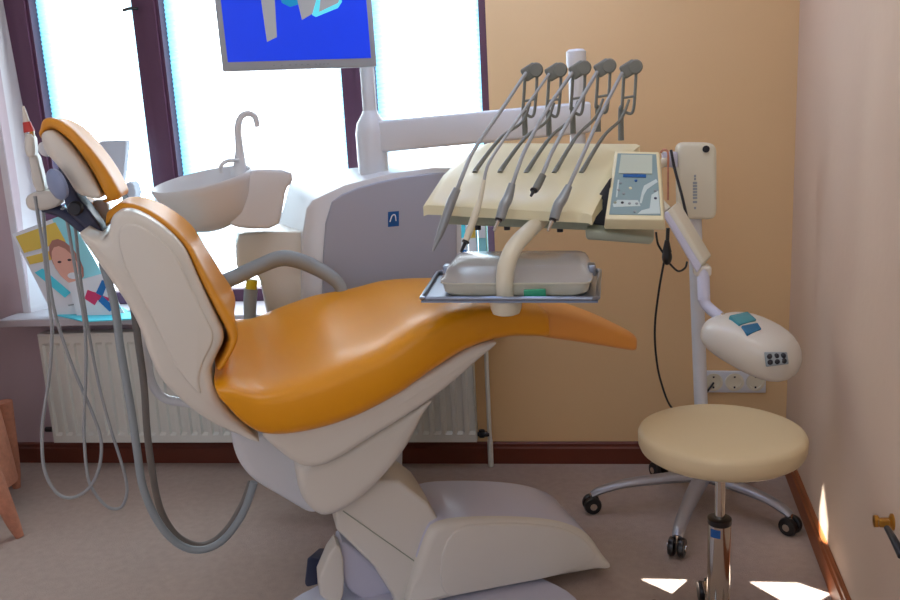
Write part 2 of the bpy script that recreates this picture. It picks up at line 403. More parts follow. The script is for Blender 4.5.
# head support
T = [(39,127),(42,117),(53,115),(72,125),(91,144),(106,163),(118,182),(124,197),(112,202)]
B = [(43,135),(46,131),(54,131),(68,142),(82,160),(93,178),(100,192),(104,199),(105,200)]
w0 = [.17,.15,.14,.13,.13,.13,.13,.14,.16]; w1 = [.30,.32,.34,.35,.35,.35,.34,.33,.31]
Tp = [K(x, y, ND+w) - CX*w for (x, y), w in zip(T, w0)]; Bp = [K(x, y, ND+w) - CX*w for (x, y), w in zip(B, w0)]
hr = thing('x', 'x', 'x'); bpy.data.objects.remove(hr)
bm = NB(); cushion(bm, Tp, Bp, CX, w0, w1, n=3.2, dip=.01, sub=6, seg=40); head = link('headrest', bm, M['orange2'], chair, angle=75)
S = [(40,141),(40,133),(48,129),(56,131),(69,143),(84,163),(95,181),(104,199),(90,199),(75,194),(66,178),(53,162),(44,153)]
bm = NB(); slab(bm, [K(x,y,ND+.14) for x,y in S], CX*.26, .02, it=2); link('headrest_shell', bm, M['shell'], head, angle=60)
bm = NB(); S = [(56,160),(64,164),(76,196),(90,210),(107,238),(100,241),(82,226),(66,212),(62,190)]
slab(bm, [K(x,y,ND+.2) for x,y in S], CX*.1, .008); link('neck_bracket', bm, M['navy'], chair)
bm = NB(); S = [(78,198),(88,203),(98,222),(104,236),(92,232),(80,214)]
slab(bm, [K(x,y,ND+.26) for x,y in S], CX*.14, .01); link('neck_pad', bm, M['orange2'], chair)
bm = NB(); S = [(90,200),(104,200),(110,206),(107,238),(100,222)]
slab(bm, [K(x,y,ND+.33) for x,y in S], CX*.05, .005); link('neck_plate', bm, M['white'], chair)
bm = NB(); p = K(52,186,ND+.1); lathe(bm, [(.0,0),(.024,.001),(.034,.006),(.037,.012),(.034,.02),(.0,.024)], p, (CX*.55+AX*.8+UP*.2), seg=28); link('lock_knob', bm, M['blueknob'], chair)
bm = NB(); p = K(74,209,ND+.17); lathe(bm, [(0,0),(.014,0),(.017,.005),(.017,.05)], p, CX, seg=20); link('pivot_bolt', bm, M['dark'], chair)
# armrest on the far side
bm = NB(); tube(bm, [K(224,282,2.55), K(240,275,2.58), K(262,265,2.6), K(280,258.5,2.6), K(296,260,2.6), K(316,268,2.6), K(337,282,2.58), K(345,300,2.57)], [.021,.021,.021,.022,.022,.021,.018,.015], flat=1.15); link('armrest', bm, M['grey'], chair)
# seat shell, lower body and lift
S = [(258,432),(300,428),(340,417),(380,400),(430,373),(470,348),(500,340),(492,350),(440,396),(400,422),(367,442),(335,463),(314,470),(296,466),(272,447)]
bm = NB(); slab(bm, [K(x,y,ND+.03) for x,y in S], CX*.48, .02, it=2); link('seat_shell', bm, M['shell'], chair, angle=60)
S = [(296,462),(299,495),(312,514),(328,521),(360,504),(390,474),(413,443),(427,410),(436,396),(400,418),(365,438),(333,458)]
bm = NB(); slab(bm, [K(x,y,ND+.07) for x,y in S], CX*.4, .03, it=2); link('lower_shell', bm, M['shell'], chair, angle=60)
S = [(230,428),(233,450),(240,468),(254,484),(284,501),(316,520),(330,500),(320,460),(290,440),(262,430)]
bm = NB(); slab(bm, [K(x,y,ND+.17) for x,y in S], CX*.28, .03, it=3); link('rear_housing', bm, M['white'], chair, angle=60)
S = [(318,512),(385,470),(442,514),(436,545),(420,600),(400,640),(392,585)]
bm = NB(); slab(bm, [K(x,y,ND+.14) for x,y in S], CX*.24, .012, it=1)
lift = link('lift_arm', bm, M['shell'], chair, angle=50)
bm = NB(); tube(bm, [K(343,511,ND+.139), K(380,537,ND+.139), K(417,563,ND+.139)], .0016, seg=6, sm=1); link('seam', bm, M['sage'], lift)
S = [(336,541),(352,545),(394,584),(394,625),(366,602),(343,588)]
bm = NB(); slab(bm, [K(x,y,ND+.2) for x,y in S], CX*.09, .012); link('link_cover', bm, M['plate'], chair)
S = [(334,543),(343,550),(345,590),(338,612),(314,590)]
bm = NB(); slab(bm, [K(x,y,ND+.17) for x,y in S], CX*.07, .008, it=1); link('link_bracket', bm, M['shell'], chair)
S = [(410,660),(408,600),(425,540),(437,522),(500,519),(552,522),(580,530),(594,540),(605,558),(614,576),(600,610),(560,660)]
gz = .035
pp = [K(x,y,ND+.1) for x,y in S]
for p in pp: p.z = max(p.z, gz)
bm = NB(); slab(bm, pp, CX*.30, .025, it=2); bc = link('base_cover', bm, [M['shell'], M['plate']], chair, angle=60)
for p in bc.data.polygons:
    if abs(p.normal.z) > .35 and p.center.dot(CX) > ND+.14 and p.center.z > .1: p.material_index = 1  # upward faces recoloured lavender to imitate light from the window
pp = [K(x,y,ND+.096) for x,y in [(445,528),(500,523),(552,526),(577,534),(590,545),(600,560),(560,583),(515,602),(480,625),(440,650)]]
for p in pp: p.z = max(p.z, gz+.01)
bm = NB(); slab(bm, pp, CX*.03, .006, it=2); link('side_panel', bm, M['shell'], bc, angle=60)
out = [(400,560),(470,560),(540,575),(585,600),(590,640),(520,690),(400,700),(300,680),(262,630),(288,600),(322,583),(345,565)]
bm = NB(); pts = chaikin([Z(x,y,.03) for x,y in out], 2); lo = [V(p.x,p.y,.001) for p in pts]; cen = sum(pts, Vector())/len(pts)
rings(bm, [lo, [p-UP*.006 for p in pts], [p+(cen-p)*.01 for p in pts]]); link('floor_plate', bm, M['plate'], chair, angle=30)
bm = NB(); p = Z(318, 592, .03)
hexa(bm, [D(304,585,2.55),D(320,597,2.55),D(322,560,2.6),D(307,557,2.6)], [D(314,570,2.7),D(334,585,2.7),D(338,548,2.75),D(318,548,2.75)], .008); link('foot_switch', bm, M['navy'], chair)

# ============================================================ dental unit
UD = 2.72
unit = thing('dental_unit', 'white dental unit with spittoon, pole and instrument head behind the orange chair', 'dental unit', Z(430, 490, 0))
def dropz(pts, z): 
    for p in pts: p.z = max(p.z, z)
    return pts
near = [(340,560),(340,470),(302,440),(302,234),(306,208),(312,200),(320,196),(345,184.5),(390,173),(435,167),(455,167.5),(462,171),(462,275),(462,325),(425,345),(405,360),(405,560)]
far = [(340,560),(340,470),(277,440),(277,230),(285,202),(289,186),(295,178),(325,172),(353,168),(400,165),(430,165),(440,168),(440,275),(440,325),(415,345),(395,360),(395,560)]
nn = dropz([K(x,y,UD) for x,y in near], .04); ff = dropz([K(x,y,UD+.27) for x,y in far], .04)
bm = NB(); cn = sum(nn, Vector())/len(nn)
rings(bm, [[p+(cn-p)*.02 for p in nn], [p+(cn-p)*.006+CX*.003 for p in nn], [p+CX*.012 for p in nn], ff]); body = link('cabinet', bm, M['white'], unit, angle=30)
S = [(327,206),(347,191),(390,179),(440,172),(455,174),(457,178),(457,322),(420,342),(400,360),(400,440),(322,440),(322,275)]
bm = NB(); slab(bm, [K(x,y,UD-.012) for x,y in S], CX*.03, .006, it=1); link('side_panel', bm, M['lav'], body, angle=40)
S = [(236,235),(250,232),(318,231),(322,234),(322,440),(297,440),(280,380),(262,285),(257,274),(237,276)]
pp = dropz([K(x,y,UD+.02) for x,y in S], .04)
bm = NB(); slab(bm, pp, CX*.24, .012, it=1); link('rear_cabinet', bm, M['shell'], unit, angle=60)
# logo
bm = NB(); quad = [K(388,212,UD-.013),K(399,211,UD-.013),K(399,226,UD-.013),K(388,227,UD-.013)]
hexa(bm, quad, [p+CX*.004 for p in quad]); lg = link('emblem', bm, M['blue'], unit, smooth=False)
bm = NB(); tube(bm, [K(390,222,UD-.015),K(392,216,UD-.015),K(395,215,UD-.015),K(396,221,UD-.015)], .002, seg=6); link('emblem_mark', bm, M['paper'], lg)
# spittoon bowl
bc_ = K(203, 183, 2.66)
axb = (UP + AX*-.17 + CX*-.15).normalized()
bm = NB(); prof = [(0,-.145),(.04,-.143),(.075,-.13),(.108,-.1),(.13,-.055),(.142,-.01),(.147,.008),(.143,.014),(.137,.008),(.13,-.01),(.115,-.055),(.09,-.09),(.05,-.11),(0,-.118)]
lathe(bm, prof, bc_, axb, sx=AX, seg=48, ex=1.02, ey=.82, caps=(False, False)); link('spittoon', bm, M['white'], unit, angle=50)
S = [(240,177),(250,169),(292,170),(293,183),(286,188),(283,210),(278,229),(240,229),(224,222),(228,195)]
bm = NB(); slab(bm, [K(x,y,2.62) for x,y in S], CX*.2, .012, it=1); link('spittoon_bracket', bm, M['white'], unit, angle=50)
bm = NB(); tube(bm, [K(240,176,2.68),K(240,165,2.68),K(239.5,150,2.68),K(238.5,138,2.68),K(238,127,2.68),K(241,117,2.68),K(248,113.5,2.68),K(255,117,2.68),K(257.5,127,2.68)],
     [.028,.02,.013,.011,.0105,.0095,.009,.0085,.008]); link('water_spout', bm, M['white'], unit)
bm = NB(); tube(bm, [K(221,173,2.6),K(221,166,2.6),K(227,161,2.62),K(238,160,2.66)], .006); link('rinse_spout', bm, M['white'], unit)
bm = NB(); tube(bm, [K(252,280,2.7),K(251,290,2.7)], .018, sm=1); yc = link('hose_connector', bm, M['yellow'], unit)
bm = NB(); tube(bm, [K(251,289,2.7),K(250,310,2.7),K(252,360,2.72),K(270,440,2.75)], [.022,.02,.015,.015]); link('drain_hose', bm, M['grey'], unit)
# monitor pole
PY = UD+.12
base = K(374,172,PY)
bm = NB(); lathe(bm, [(.05,-.01),(.052,.05),(.052,.13),(.046,.16),(.028,.19),(.024,.2)], base, UP, seg=28); link('pole_sleeve', bm, M['white'], unit)
bm = NB(); tp = K(368,20,PY); tube(bm, [base+UP*.18, V(base.x, base.y, base.z+.62)], .0235, sm=1); pole = link('monitor_pole', bm, M['white'], unit)
# swing arm towards the instrument head
bm = NB()
def armsec(px, yt, yb, d, w=.035): 
    a, b = K(px,yt,d), K(px,yb,d); return [a, b, b+CX*w*2, a+CX*w*2]
P0 = armsec(377,121,153,PY-.04); P1 = armsec(592,101,133,2.42)
hexa(bm, P0, P1, .01); link('swing_arm', bm, M['white'], unit)
bm = NB(); pb = K(577,150,2.47); pt = K(576,52,2.47); pbz = pb.z
tube(bm, [V(pt.x,pt.y,pb.z-.16), V(pt.x,pt.y,pt.z-.01)], .024, sm=1); lathe(bm, [(.027,-.04),(.03,-.03),(.03,.005),(.022,.012),(0,.013)], pt-UP*.004, UP, seg=24); link('head_post', bm, M['white'], unit)

# ---- instrument head (part of the unit)
hy = [1.95, 1.965, 2.12, 2.26, 2.38]
Lp = [(423,205),(426,200),(443,174),(461,157),(484,143)]
Rp = [(592,214),(596,205),(613,174),(622,160),(640,144)]
bm = NB(); L3 = [Y(*p, y) for p, y in zip(Lp, hy)]; R3 = [Y(*p, y) for p, y in zip(Rp, hy)]
cols = 40; rs = []
for i in range(cols+1):
    t = i/cols; top = [a.lerp(b, t) for a, b in zip(L3, R3)]
    sc = .012*max(0, math.sin(t*math.pi*5-.3))**2
    top[0] = top[0]+V(0,.5*sc,0); top[1] = top[1]-V(0,0,sc*.5)
    e = .004 if i in (0, cols) else 0
    top = [p-UP*e for p in top]
    bot = [p-UP*(.022 if k < 2 else .05) for k, p in enumerate(top)]
    rs.append(top + bot[::-1])
rings(bm, rs); headp = link('instrument_head', bm, M['cream'], unit, angle=35)
bm = NB(); a, b = Y(440,212,2.0), Y(590,218,2.0)
hexa(bm, [a, b, b-UP*.03, a-UP*.03], [p+V(.03,.3,.03) for p in (a, b, b-UP*.03, a-UP*.03)], .006); link('head_underside', bm, M['sage'], headp)
for x, y in ((478,227),(507,227),(535,228),(560,229)):
    bm = NB(); p = Y(x,y,2.04); tube(bm, [p+UP*.022, p-UP*.007], .0075, sm=1); link('hose_grommet', bm, M['dark'], headp)
# tray bracket
bm = NB(); tube(bm, [Y(545,218,2.02),Y(530,230,1.93),Y(515,246,1.88),Y(507,264,1.85),Y(504.5,284,1.84),Y(505,302,1.84)], [.016,.018,.0195,.02,.0195,.019]); link('tray_bracket', bm, M['cream2'], unit)
bm = NB(); cpt = Y(506,305,1.84); lathe(bm, [(.02,-.022),(.03,-.018),(.034,-.008),(.037,.012),(.03,.016),(.02,.017)], cpt, UP, seg=24); link('tray_collar', bm, M['cream2'], unit)
# control panel
A, Bq_, Cq, Dq = Y(615,150.5,2.12), Y(659,151.5,2.12), Y(664,220,1.94), Y(605,219,1.94)
nrm = (Bq_-A).cross(Dq-A).normalized()
if nrm.y > 0: nrm = -nrm
bm = NB(); hexa(bm, [A,Bq_,Cq,Dq], [p-nrm*.035 for p in (A+V(.004,0,0),Bq_+V(.01,0,0),Cq+V(.008,0,0),Dq)], .004); cp = link('control_panel', bm, M['cream'], unit)
def on(u, v, h=.0015): return A.lerp(Bq_, u).lerp(Dq.lerp(Cq, u), v) + nrm*h
def pane(name, us, m_, par, h=.0015, th=.002):
    bm = NB(); q = [on(u, v, h) for u, v in us]; rings(bm, [q, [p-nrm*th for p in q]]); return link(name, bm, m_, par, smooth=False)
kp = pane('keypad', [(.07,.05),(.93,.05),(.95,.94),(.06,.94)], M['keypad'], cp)
pane('display', [(.15,.08),(.84,.08),(.82,.36),(.14,.36)], M['lcd'], cp, .004, .004)
bm = NB(); q = [on(u, v, .0035) for u, v in [(.24,.37),(.7,.37),(.7,.41),(.24,.41)]]; rings(bm, [q, [p-nrm*.002 for p in q]]); link('display_mark', bm, M['blue'], kp, smooth=False)
bm = NB()
for poly in ([(.62,.62),(.66,.53),(.9,.43),(.93,.47),(.72,.58),(.66,.66),(.62,.78),(.58,.78)], [(.8,.66),(.93,.6),(.94,.92),(.55,.93),(.62,.88),(.76,.85)], [(.1,.80),(.18,.74),(.55,.74),(.6,.82),(.12,.84)], [(.14,.45),(.17,.45),(.17,.7),(.14,.7)]):
    q = [on(u, v, .002) for u, v in poly]; rings(bm, [q, [p-nrm*.001 for p in q]])
link('light_marking', bm, M['keypadl'], kp, smooth=False)
def key(u, v, m_, s=.045):
    bm = NB(); c = on(u, v, .001); lathe(bm, [(s*.07,0),(s*.07,.002),(s*.05,.0028)], c, nrm, seg=12); link('key', bm, m_, cp)
for u, v, m_ in [(.5,.46,M['blue']),(.14,.78,M['sage']),(.27,.78,M['dark']),(.4,.79,M['grey']),(.53,.79,M['grey']),(.87,.6,M['grey']),(.87,.71,M['navy']),(.28,.65,M['grey']),(.18,.6,M['grey']),(.4,.57,M['cream']),(.2,.5,M['grey']),(.5,.9,M['grey'])]: key(u, v, m_, .05)
bm = NB(); q = [Y(585,229,1.97),Y(655,238,1.97),Y(651,245,1.97),Y(586,240,1.97)]
hexa(bm, q, [p+V(.01,.09,.012) for p in q], .006); link('grip_bar', bm, M['sage'], unit)
bm = NB(); q = [Y(592,205,2.02),Y(610,178,2.02),Y(612,232,2.02),Y(590,229,2.02)]
hexa(bm, q, [p+V(.02,.1,0) for p in q], .003); link('panel_mount', bm, M['dark'], unit)

# ---- five whip arms (parts) and their handpieces (things)
blocks = [(531,70),(555,70),(579,68),(604,66),(630,67)]
slots = [(475,173),(500,173),(526,174),(554,174),(581,174)]
for i, ((bx, by), (sx_, sy_)) in enumerate(zip(blocks, slots)):
    yb = 2.33
    bm = NB(); c = Y(bx-1, by+2, yb); ax = (Y(bx+8,by-6,yb)-Y(bx-8,by+4,yb)).normalized(); az = ax.cross(V(0,1,0)).normalized()
    box(bm, c, ax, V(0,1,0), az, .021, .012, .018, .006); lathe(bm, [(0,-.0145),(.016,-.014),(.019,-.009),(.019,.009),(.016,.014),(0,.0145)], Y(bx+5, by, yb), V(0,1,0), seg=20)
    wb = link('whip_arm', bm, M['whip'], headp)
    bm = NB(); piv = Y(bx-6 if i < 4 else bx-9, by+62, yb+.01)
    tube(bm, [Y(bx-6,by+6,yb), Y(bx-7,by+24,yb), Y(bx-8,by+40,yb), piv+UP*.05, piv-UP*(.01 if i < 4 else .03)], [.0042,.0042,.0045,.007,.008], seg=8)
    tube(bm, [Y(bx+6,by+6,yb), Y(bx+5,by+26,yb), Y(bx+2,by+46,yb), piv+UP*.05], [.004,.004,.004,.004], seg=8)
    tube(bm, [Y(bx-7,by+31,yb), Y(bx+5,by+29,yb)], .0032, sm=1, seg=8)
    link('whip_frame', bm, M['whip'], wb)
    bm = NB(); tube(bm, [Y(bx-1,by+33,yb), Y(bx-9,by+52,2.3), Y((bx+sx_)/2-2,(by+sy_)/2+16,2.22), Y(sx_+3,sy_-6,2.15), Y(sx_,sy_,2.13)], [.0035,.004,.0045,.006,.007], seg=8); link('whip_rod', bm, M['whip'], wb)
hp = [
 ('grey scaler handpiece hanging leftmost over the tray table', [(526,73),(500,112),(474,150),(464,172),(457,190)], [(457,189),(451,203),(443,226),(437,241),(433,251)], [.0085,.0105,.0095,.006,.002], 'hand', None, 'grey slim handpiece'),
 ('ivory air and water syringe, second from the left in the instrument row', [(549,74),(524,110),(500,145),(488,165),(484,181)], [(484,180),(480,200),(475,215),(468,235),(465,243)], [.0045,.006,.0085,.008,.005], 'cream2', [(466,241),(461,252)], ''),
 ('grey handpiece with steel tip, middle of the instrument row', [(572,73),(548,108),(526,148),(518,168),(512,186)], [(512,184),(508,198),(504,206),(500,219)], [.008,.0115,.012,.011], 'hand', [(499,219),(494,231)], ''),
 ('short dark-tipped handpiece, second from the right in the instrument row', [(597,72),(572,115),(553,150),(546,166),(541,178)], [(543,175),(538,185),(535,190)], [.008,.009,.008], 'whip', [(534,190),(531,196)], ''),
 ('grey handpiece with steel tip, rightmost in the instrument row beside the control panel', [(622,73),(602,112),(585,150),(576,170),(568,188)], [(569,186),(563,198),(558,206),(554,219)], [.008,.0115,.012,.011], 'hand', [(553,219),(548,231)], '')]
for k, (lab, hs, bd, rd, mt, tip, _) in enumerate(hp):
    y1 = 1.925
    cen = Y(*bd[len(bd)//2], y1)
    t = thing('dental_handpiece' if k != 1 else 'dental_syringe', lab, 'dental instrument', cen, 'instruments hanging over the instrument head')
    bm = NB(); ys = [2.31, 2.2, 2.06, 1.96, y1+.01]
    tube(bm, [Y(*p, y) for p, y in zip(hs, ys)], .0048 if k != 1 else .0036, seg=10); link('hose', bm, M['hose'], t)
    bm = NB(); tube(bm, [Y(*p, y1-.012*i) for i, p in enumerate(bd)], rd, seg=14); link('handle', bm, M[mt], t)
    if tip:
        bm = NB(); ye = y1-.012*(len(bd)-1)
        a, b = Y(*tip[0], ye), Y(*tip[1], ye-.012); tube(bm, [a, b], [.0048,.003], sm=1, seg=10); tube(bm, [a, a.lerp(b,.15)], .0085, sm=1, seg=12, mi=1)
        link('tip', bm, [M['chrome'] if k in (2,4) else M['dark'], M['dark']], t)

# ============================================================ monitor
mon = thing('monitor', 'silver flat monitor with bright blue screen on the white pole', 'monitor', K(300,66,2.7))
MD = 2.68
def MP(px, py, h=0): p = K(px, py, MD); return p - CX*h
BL, BR = MP(223,71.5), MP(377,66.5)
e = (BR-BL); upm = (UP*.985).normalized(); TLn = MP(214,-6); 
ey = (TLn-BL).normalized(); mh = .36; TL, TR = BL+ey*mh, BR+ey*mh
mn = e.cross(ey).normalized()
if mn.y > 0: mn = -mn
bm = NB(); hexa(bm, [BL,BR,TR,TL], [p-mn*.035 for p in (BL,BR,TR,TL)], .005); link('bezel', bm, M['bezel'], mon)
exn = e.normalized(); bw = .017
q = [BL+exn*bw+ey*.026, BR-exn*bw+ey*.026, TR-exn*bw-ey*bw, TL+exn*bw-ey*bw]
bm = NB(); rings(bm, [[p+mn*.0015 for p in q], [p-mn*.003 for p in q]]); sc = link('screen', bm, M['screen'], mon, smooth=False)
def sp(px, py, h=.003):
    r = ray(px, py); t = (BL+mn*h-CAM).dot(mn)/r.dot(mn); return CAM + r*t
for nm, poly, m_ in (('painted_reflection', [(258,-30),(273,-30),(277,37),(267,42),(261,0)], 'sgrey'), ('painted_reflection', [(292,-30),(345,-30),(341,2),(338,7),(322,13),(317,11),(302,20),(298,3)], 'sgrey'),
                     ('painted_glint', [(318,-6),(321,-6),(319,12),(338,3),(341,-4),(342,2),(338,8),(316,17),(312,15)], 'scyan'), ('reflection_tint', [(278,-8),(299,-8),(300,4),(290,7),(282,3)], 'steal')):  # reflections and glints painted as glowing patches on the screen
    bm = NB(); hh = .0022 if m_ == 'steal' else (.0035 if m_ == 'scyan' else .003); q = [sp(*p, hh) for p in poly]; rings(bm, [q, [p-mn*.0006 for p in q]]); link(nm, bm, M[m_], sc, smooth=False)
bm = NB()
for a in (274,282,290,296,302,308,316,320,324,328):
    box(bm, sp(a, 65.5-(a-274)*.03, .001), exn, ey, mn, .0035, .0018, .0006)
link('bezel_lettering', bm, M['grey'], mon, smooth=False)
bm = NB(); c = (BL+BR)/2 + ey*.14 - mn*.04; tube(bm, [c, V(base.x, base.y, c.z)-mn*0], .02, sm=1); link('mount', bm, M['white'], mon)

# ============================================================ tray and its box
tz = cpt.z+.018
q = [Z(421,301,tz), Z(598,301,tz), Z(600,272,tz), Z(438,274,tz)]
tray = thing('instrument_tray', 'shallow steel instrument tray on the curved white bracket', 'tray', (q[0]+q[2])/2)
bm = NB(); hexa(bm, [p-UP*.004 for p in q], [p for p in q], 0)
link('tray_base', bm, M['steel'], tray, smooth=False)
bm = NB(); cen = sum(q, Vector())/4
rr = [q[i].lerp(q[(i+1) % 4], t) for i in range(4) for t in (.03,.5,.97)]
tube(bm, [p+UP*.005 for p in rr]+[rr[0]+UP*.005], .005, sm=1, seg=8); link('rim', bm, M['steel'], tray)
bxz = tz+.001
def rrect(c4, k=.12, n=4):
    out = []
    for i in range(4):
        p, a, b = c4[i], c4[i-1], c4[(i+1) % 4]; pa = p.lerp(a, k*min(1,.14/((a-p).length))), p.lerp(b, k*min(1,.14/((b-p).length)))
        for j in range(n+1):
            t = j/n; out.append(pa[0]*(1-t)**2 + p*2*t*(1-t) + pa[1]*t*t)
    return out
bq = [Z(443,296,bxz), Z(588,296,bxz), Z(592,277,bxz), Z(456,277,bxz)]
ib = thing('instrument_box', 'white instrument box with clear frosted lid lying on the steel tray', 'box', sum(bq, Vector())/4)
ctr = sum(bq, Vector())/4
def sc_(pts, k, z): return [V(*( (ctr+(p-ctr)*k).xy ), z) for p in pts]
o = rrect(bq, .25); bm = NB(); rings(bm, [sc_(o,.95,bxz), sc_(o,1,bxz+.006), sc_(o,1.02,bxz+.024), sc_(o,1.05,bxz+.027), sc_(o,1.05,bxz+.03)]); link('lower_tray', bm, M['cream2'], ib)
bm = NB(); z = bxz+.031
rings(bm, [sc_(o,1.05,z), sc_(o,1.05,z+.004), sc_(o,1.0,z+.008), sc_(o,.96,z+.026), sc_(o,.93,z+.033), sc_(o,.89,z+.036)], (False, True)); link('lid', bm, M['lid'], ib, angle=60)
for f in (0, 1):
    bm = NB(); p = (bq[1].lerp(bq[2], .5) if f else bq[0].lerp(bq[3], .5)); p = V(p.x+(.004 if f else -.004), p.y, z); box(bm, p+UP*.008, V(1,0,0), V(0,1,0), UP, .009, .02, .013, .004); link('clip', bm, M['steel'], ib)
bm = NB()
for t in (.2,.35,.5,.65,.8): tube(bm, [bq[0].lerp(bq[3],t)+V(.03,0,.027), bq[1].lerp(bq[2],t)+V(-.05,0,.027)], .003, sm=1, seg=6)
link('instrument_rack', bm, M['steel'], ib)
a, b = Z(524,298,tz+.003), Z(546,297,tz+.003)
bm = NB(); box(bm, (a+b)/2+UP*.009, (b-a).normalized(), V(0,1,0), UP, (b-a).length/2, .006, .009, .001); tag(link('green_clip', bm, M['green']), 'small green plastic strip lying at the front of the steel tray', 'clip')

# ============================================================ assistant holder and hoses (left)
HD = 2.28
hold = thing('suction_holder', 'pale plastic instrument holder with red-tipped tool behind the headrest', 'holder', K(40,200,HD))
bm = NB(); S = [(24,193),(58,190),(64,196),(62,205),(45,211),(26,211)]; slab(bm, [K(x,y,HD) for x,y in S], CX*.1, .01); link('holder_block', bm, M['shell'], hold)
bm = NB(); S = [(27,150),(36,152),(42,175),(46,193),(34,194)]; slab(bm, [K(x,y,HD+.02) for x,y in S], CX*.05, .006, it=1); link('stem', bm, M['shell'], hold)
bm = NB(); S = [(24,134),(33,134),(35,150),(34,158),(26,157),(24,148)]; slab(bm, [K(x,y,HD+.01) for x,y in S], CX*.05, .008, it=1); link('cradle', bm, M['shell'], hold)
bm = NB(); S = [(37,143),(46,141),(50,150),(48,158),(38,154)]; slab(bm, [K(x,y,HD-.02) for x,y in S], CX*.06, .008); link('cradle_cap', bm, M['white'], hold)
bm = NB(); tube(bm, [K(45,207,HD+.05), K(64,213,HD+.03), K(84,228,HD+.0), K(100,242,HD-.02)], .018, flat=.8); link('support_arm', bm, M['navy'], hold)
sy = thing('suction_tip', 'slim tool with red tip standing in the pale holder', 'dental instrument', K(29,134,HD+.03))
bm = NB(); tube(bm, [K(23,106,HD+.03),K(25,115,HD+.03),K(27,124,HD+.03)], [.003,.006,.008], seg=10); link('tool_body', bm, M['shell'], sy)
bm = NB(); tube(bm, [K(26.5,122,HD+.03),K(29.5,132,HD+.03)], [.009,.013], seg=12, sm=1); link('red_collar', bm, M['red'], sy)
bm = NB(); tube(bm, [K(29,130,HD+.03),K(30,137,HD+.03)], .012, seg=12, sm=1); link('steel_ring', bm, M['chrome'], sy)
def hose(name, label, pts, ds, r, m_, group):
    bm = NB(); n = len(pts); P_ = [K(x, y, ds[0]+(ds[1]-ds[0])*i/(n-1)) for i, (x, y) in enumerate(pts)]
    tube(bm, P_, r, seg=10, sm=6); return tag(link(name, bm, m_), label, 'hose', group)
g_ = 'hoses hanging from the pale holder'
hose('thin_hose', 'thin grey hose looping to the floor at the far left, nearer the wall corner', [(35,196),(38,215),(45,260),(49,300),(52,330),(50,370),(45,405),(42,432),(44,468),(55,491),(70,498),(88,489),(99,468),(101,440),(92,412),(76,375),(63,340),(53,304),(47,260),(43,208)], (HD+.0,HD+.05), .0042, M['hose'], g_)
hose('thin_hose', 'thin grey hose hanging in a narrow loop just left of the thick hoses', [(61,208),(66,216),(72,250),(78,285),(84,320),(86,350),(85.5,385),(84,430),(87,472),(93,490),(104,504),(114,509),(123,505),(127,488),(121.5,463),(111,430),(99,385),(90,340),(82,290),(78,255),(75,228),(68,212)], (HD+.02,HD+.05), .004, M['hose'], g_)
gt = 'thick suction hoses under the backrest'
hose('suction_hose', 'thick light grey suction hose, outer of the two looping under the backrest', [(102,262),(108,280),(115,307),(120,345),(126,380),(132,415),(137,450),(143,487),(157,520),(177,543),(200,550),(223,540),(243,513),(254,482)], (HD+.02,HD), .0105, M['grey'], gt)
hose('suction_hose', 'thick brownish grey suction hose, inner of the two looping under the backrest', [(126,280),(133,305),(138,340),(144,385),(147,430),(152,470),(160,508),(175,534),(195,545),(212,542),(228,528),(243,503),(251,482)], (HD+.05,HD+.05), .0095, M['hose2'], gt)
hose('drain_pipe', 'short glossy white curved pipe below the chair back', [(146,330),(147,352),(149,372),(154,387),(164,398),(180,402),(196,404)], (HD+.08,HD+.08), .012, M['white'], None)

# ============================================================ things on the sill
def poster(name, label, cat_, quad, th, shapes, base_m):
    a, b, c, d = quad; n_ = (b-a).cross(d-a).normalized()
    if n_.y > 0: n_ = -n_
    t = thing(name, label, cat_, (c+d)/2)
    bm = NB(); hexa(bm, quad, [p-n_*th for p in quad]); sh = link('sheet', bm, base_m, t, smooth=False)
    for i, (nm, poly, m_) in enumerate(shapes):
        h_ = .0008*(i+1); bm = NB(); q = [a.lerp(b,u).lerp(d.lerp(c,u), v)+n_*h_ for u, v in poly]
        rings(bm, [q, [p-n_*.0007 for p in q]]); link(nm, bm, m_, sh, smooth=False)
    return t
def circ(cx, cy, rx, ry, n=14, a0=0, a1=360): return [(cx+rx*math.cos(R(a0+(a1-a0)*i/n)), cy+ry*math.sin(R(a0+(a1-a0)*i/n))) for i in range(n)]
sy0 = WB-.03
quad = [Y(12,234,WB-.025), Y(68,213,WB-.025), Y(124,309,WB-.075), Y(53,313,WB-.075)]
for p in quad[2:]: p.z = sillz+.002
poster('leaflet', 'tall leaflet with yellow header and smiling face leaning on the windowsill', 'leaflet', quad, .004,
  [('cyan_print', [(.72,.0),(1,.0),(1,.95),(.6,.95)], M['pcy2']), ('header_band', [(.04,.04),(.74,.04),(.74,.24),(.04,.24)], M['pyel']), ('header_band', [(.04,.29),(.5,.29),(.48,.38),(.04,.38)], M['pyel']),
   ('cyan_print', [(.05,.48),(.2,.45),(.42,.75),(.3,.8)], M['pcy']), ('hair_print', circ(.6,.42,.21,.23), M['phair']), ('face_print', circ(.57,.47,.18,.21), M['pskin']),
   ('smile_print', circ(.59,.58,.085,.035), M['paper']), ('eye_print', circ(.5,.42,.03,.012), M['pdark']), ('eye_print', circ(.66,.42,.03,.012), M['pdark']), ('line_print', [(.3,.88),(.5,.86),(.5,.875),(.3,.895)], M['grey'])], M['paper'])
quad = [Y(68,283,WB-.085), Y(108,272,WB-.085), Y(118,312,WB-.10), Y(77,316,WB-.10)]
for p in quad[2:]: p.z = sillz+.002
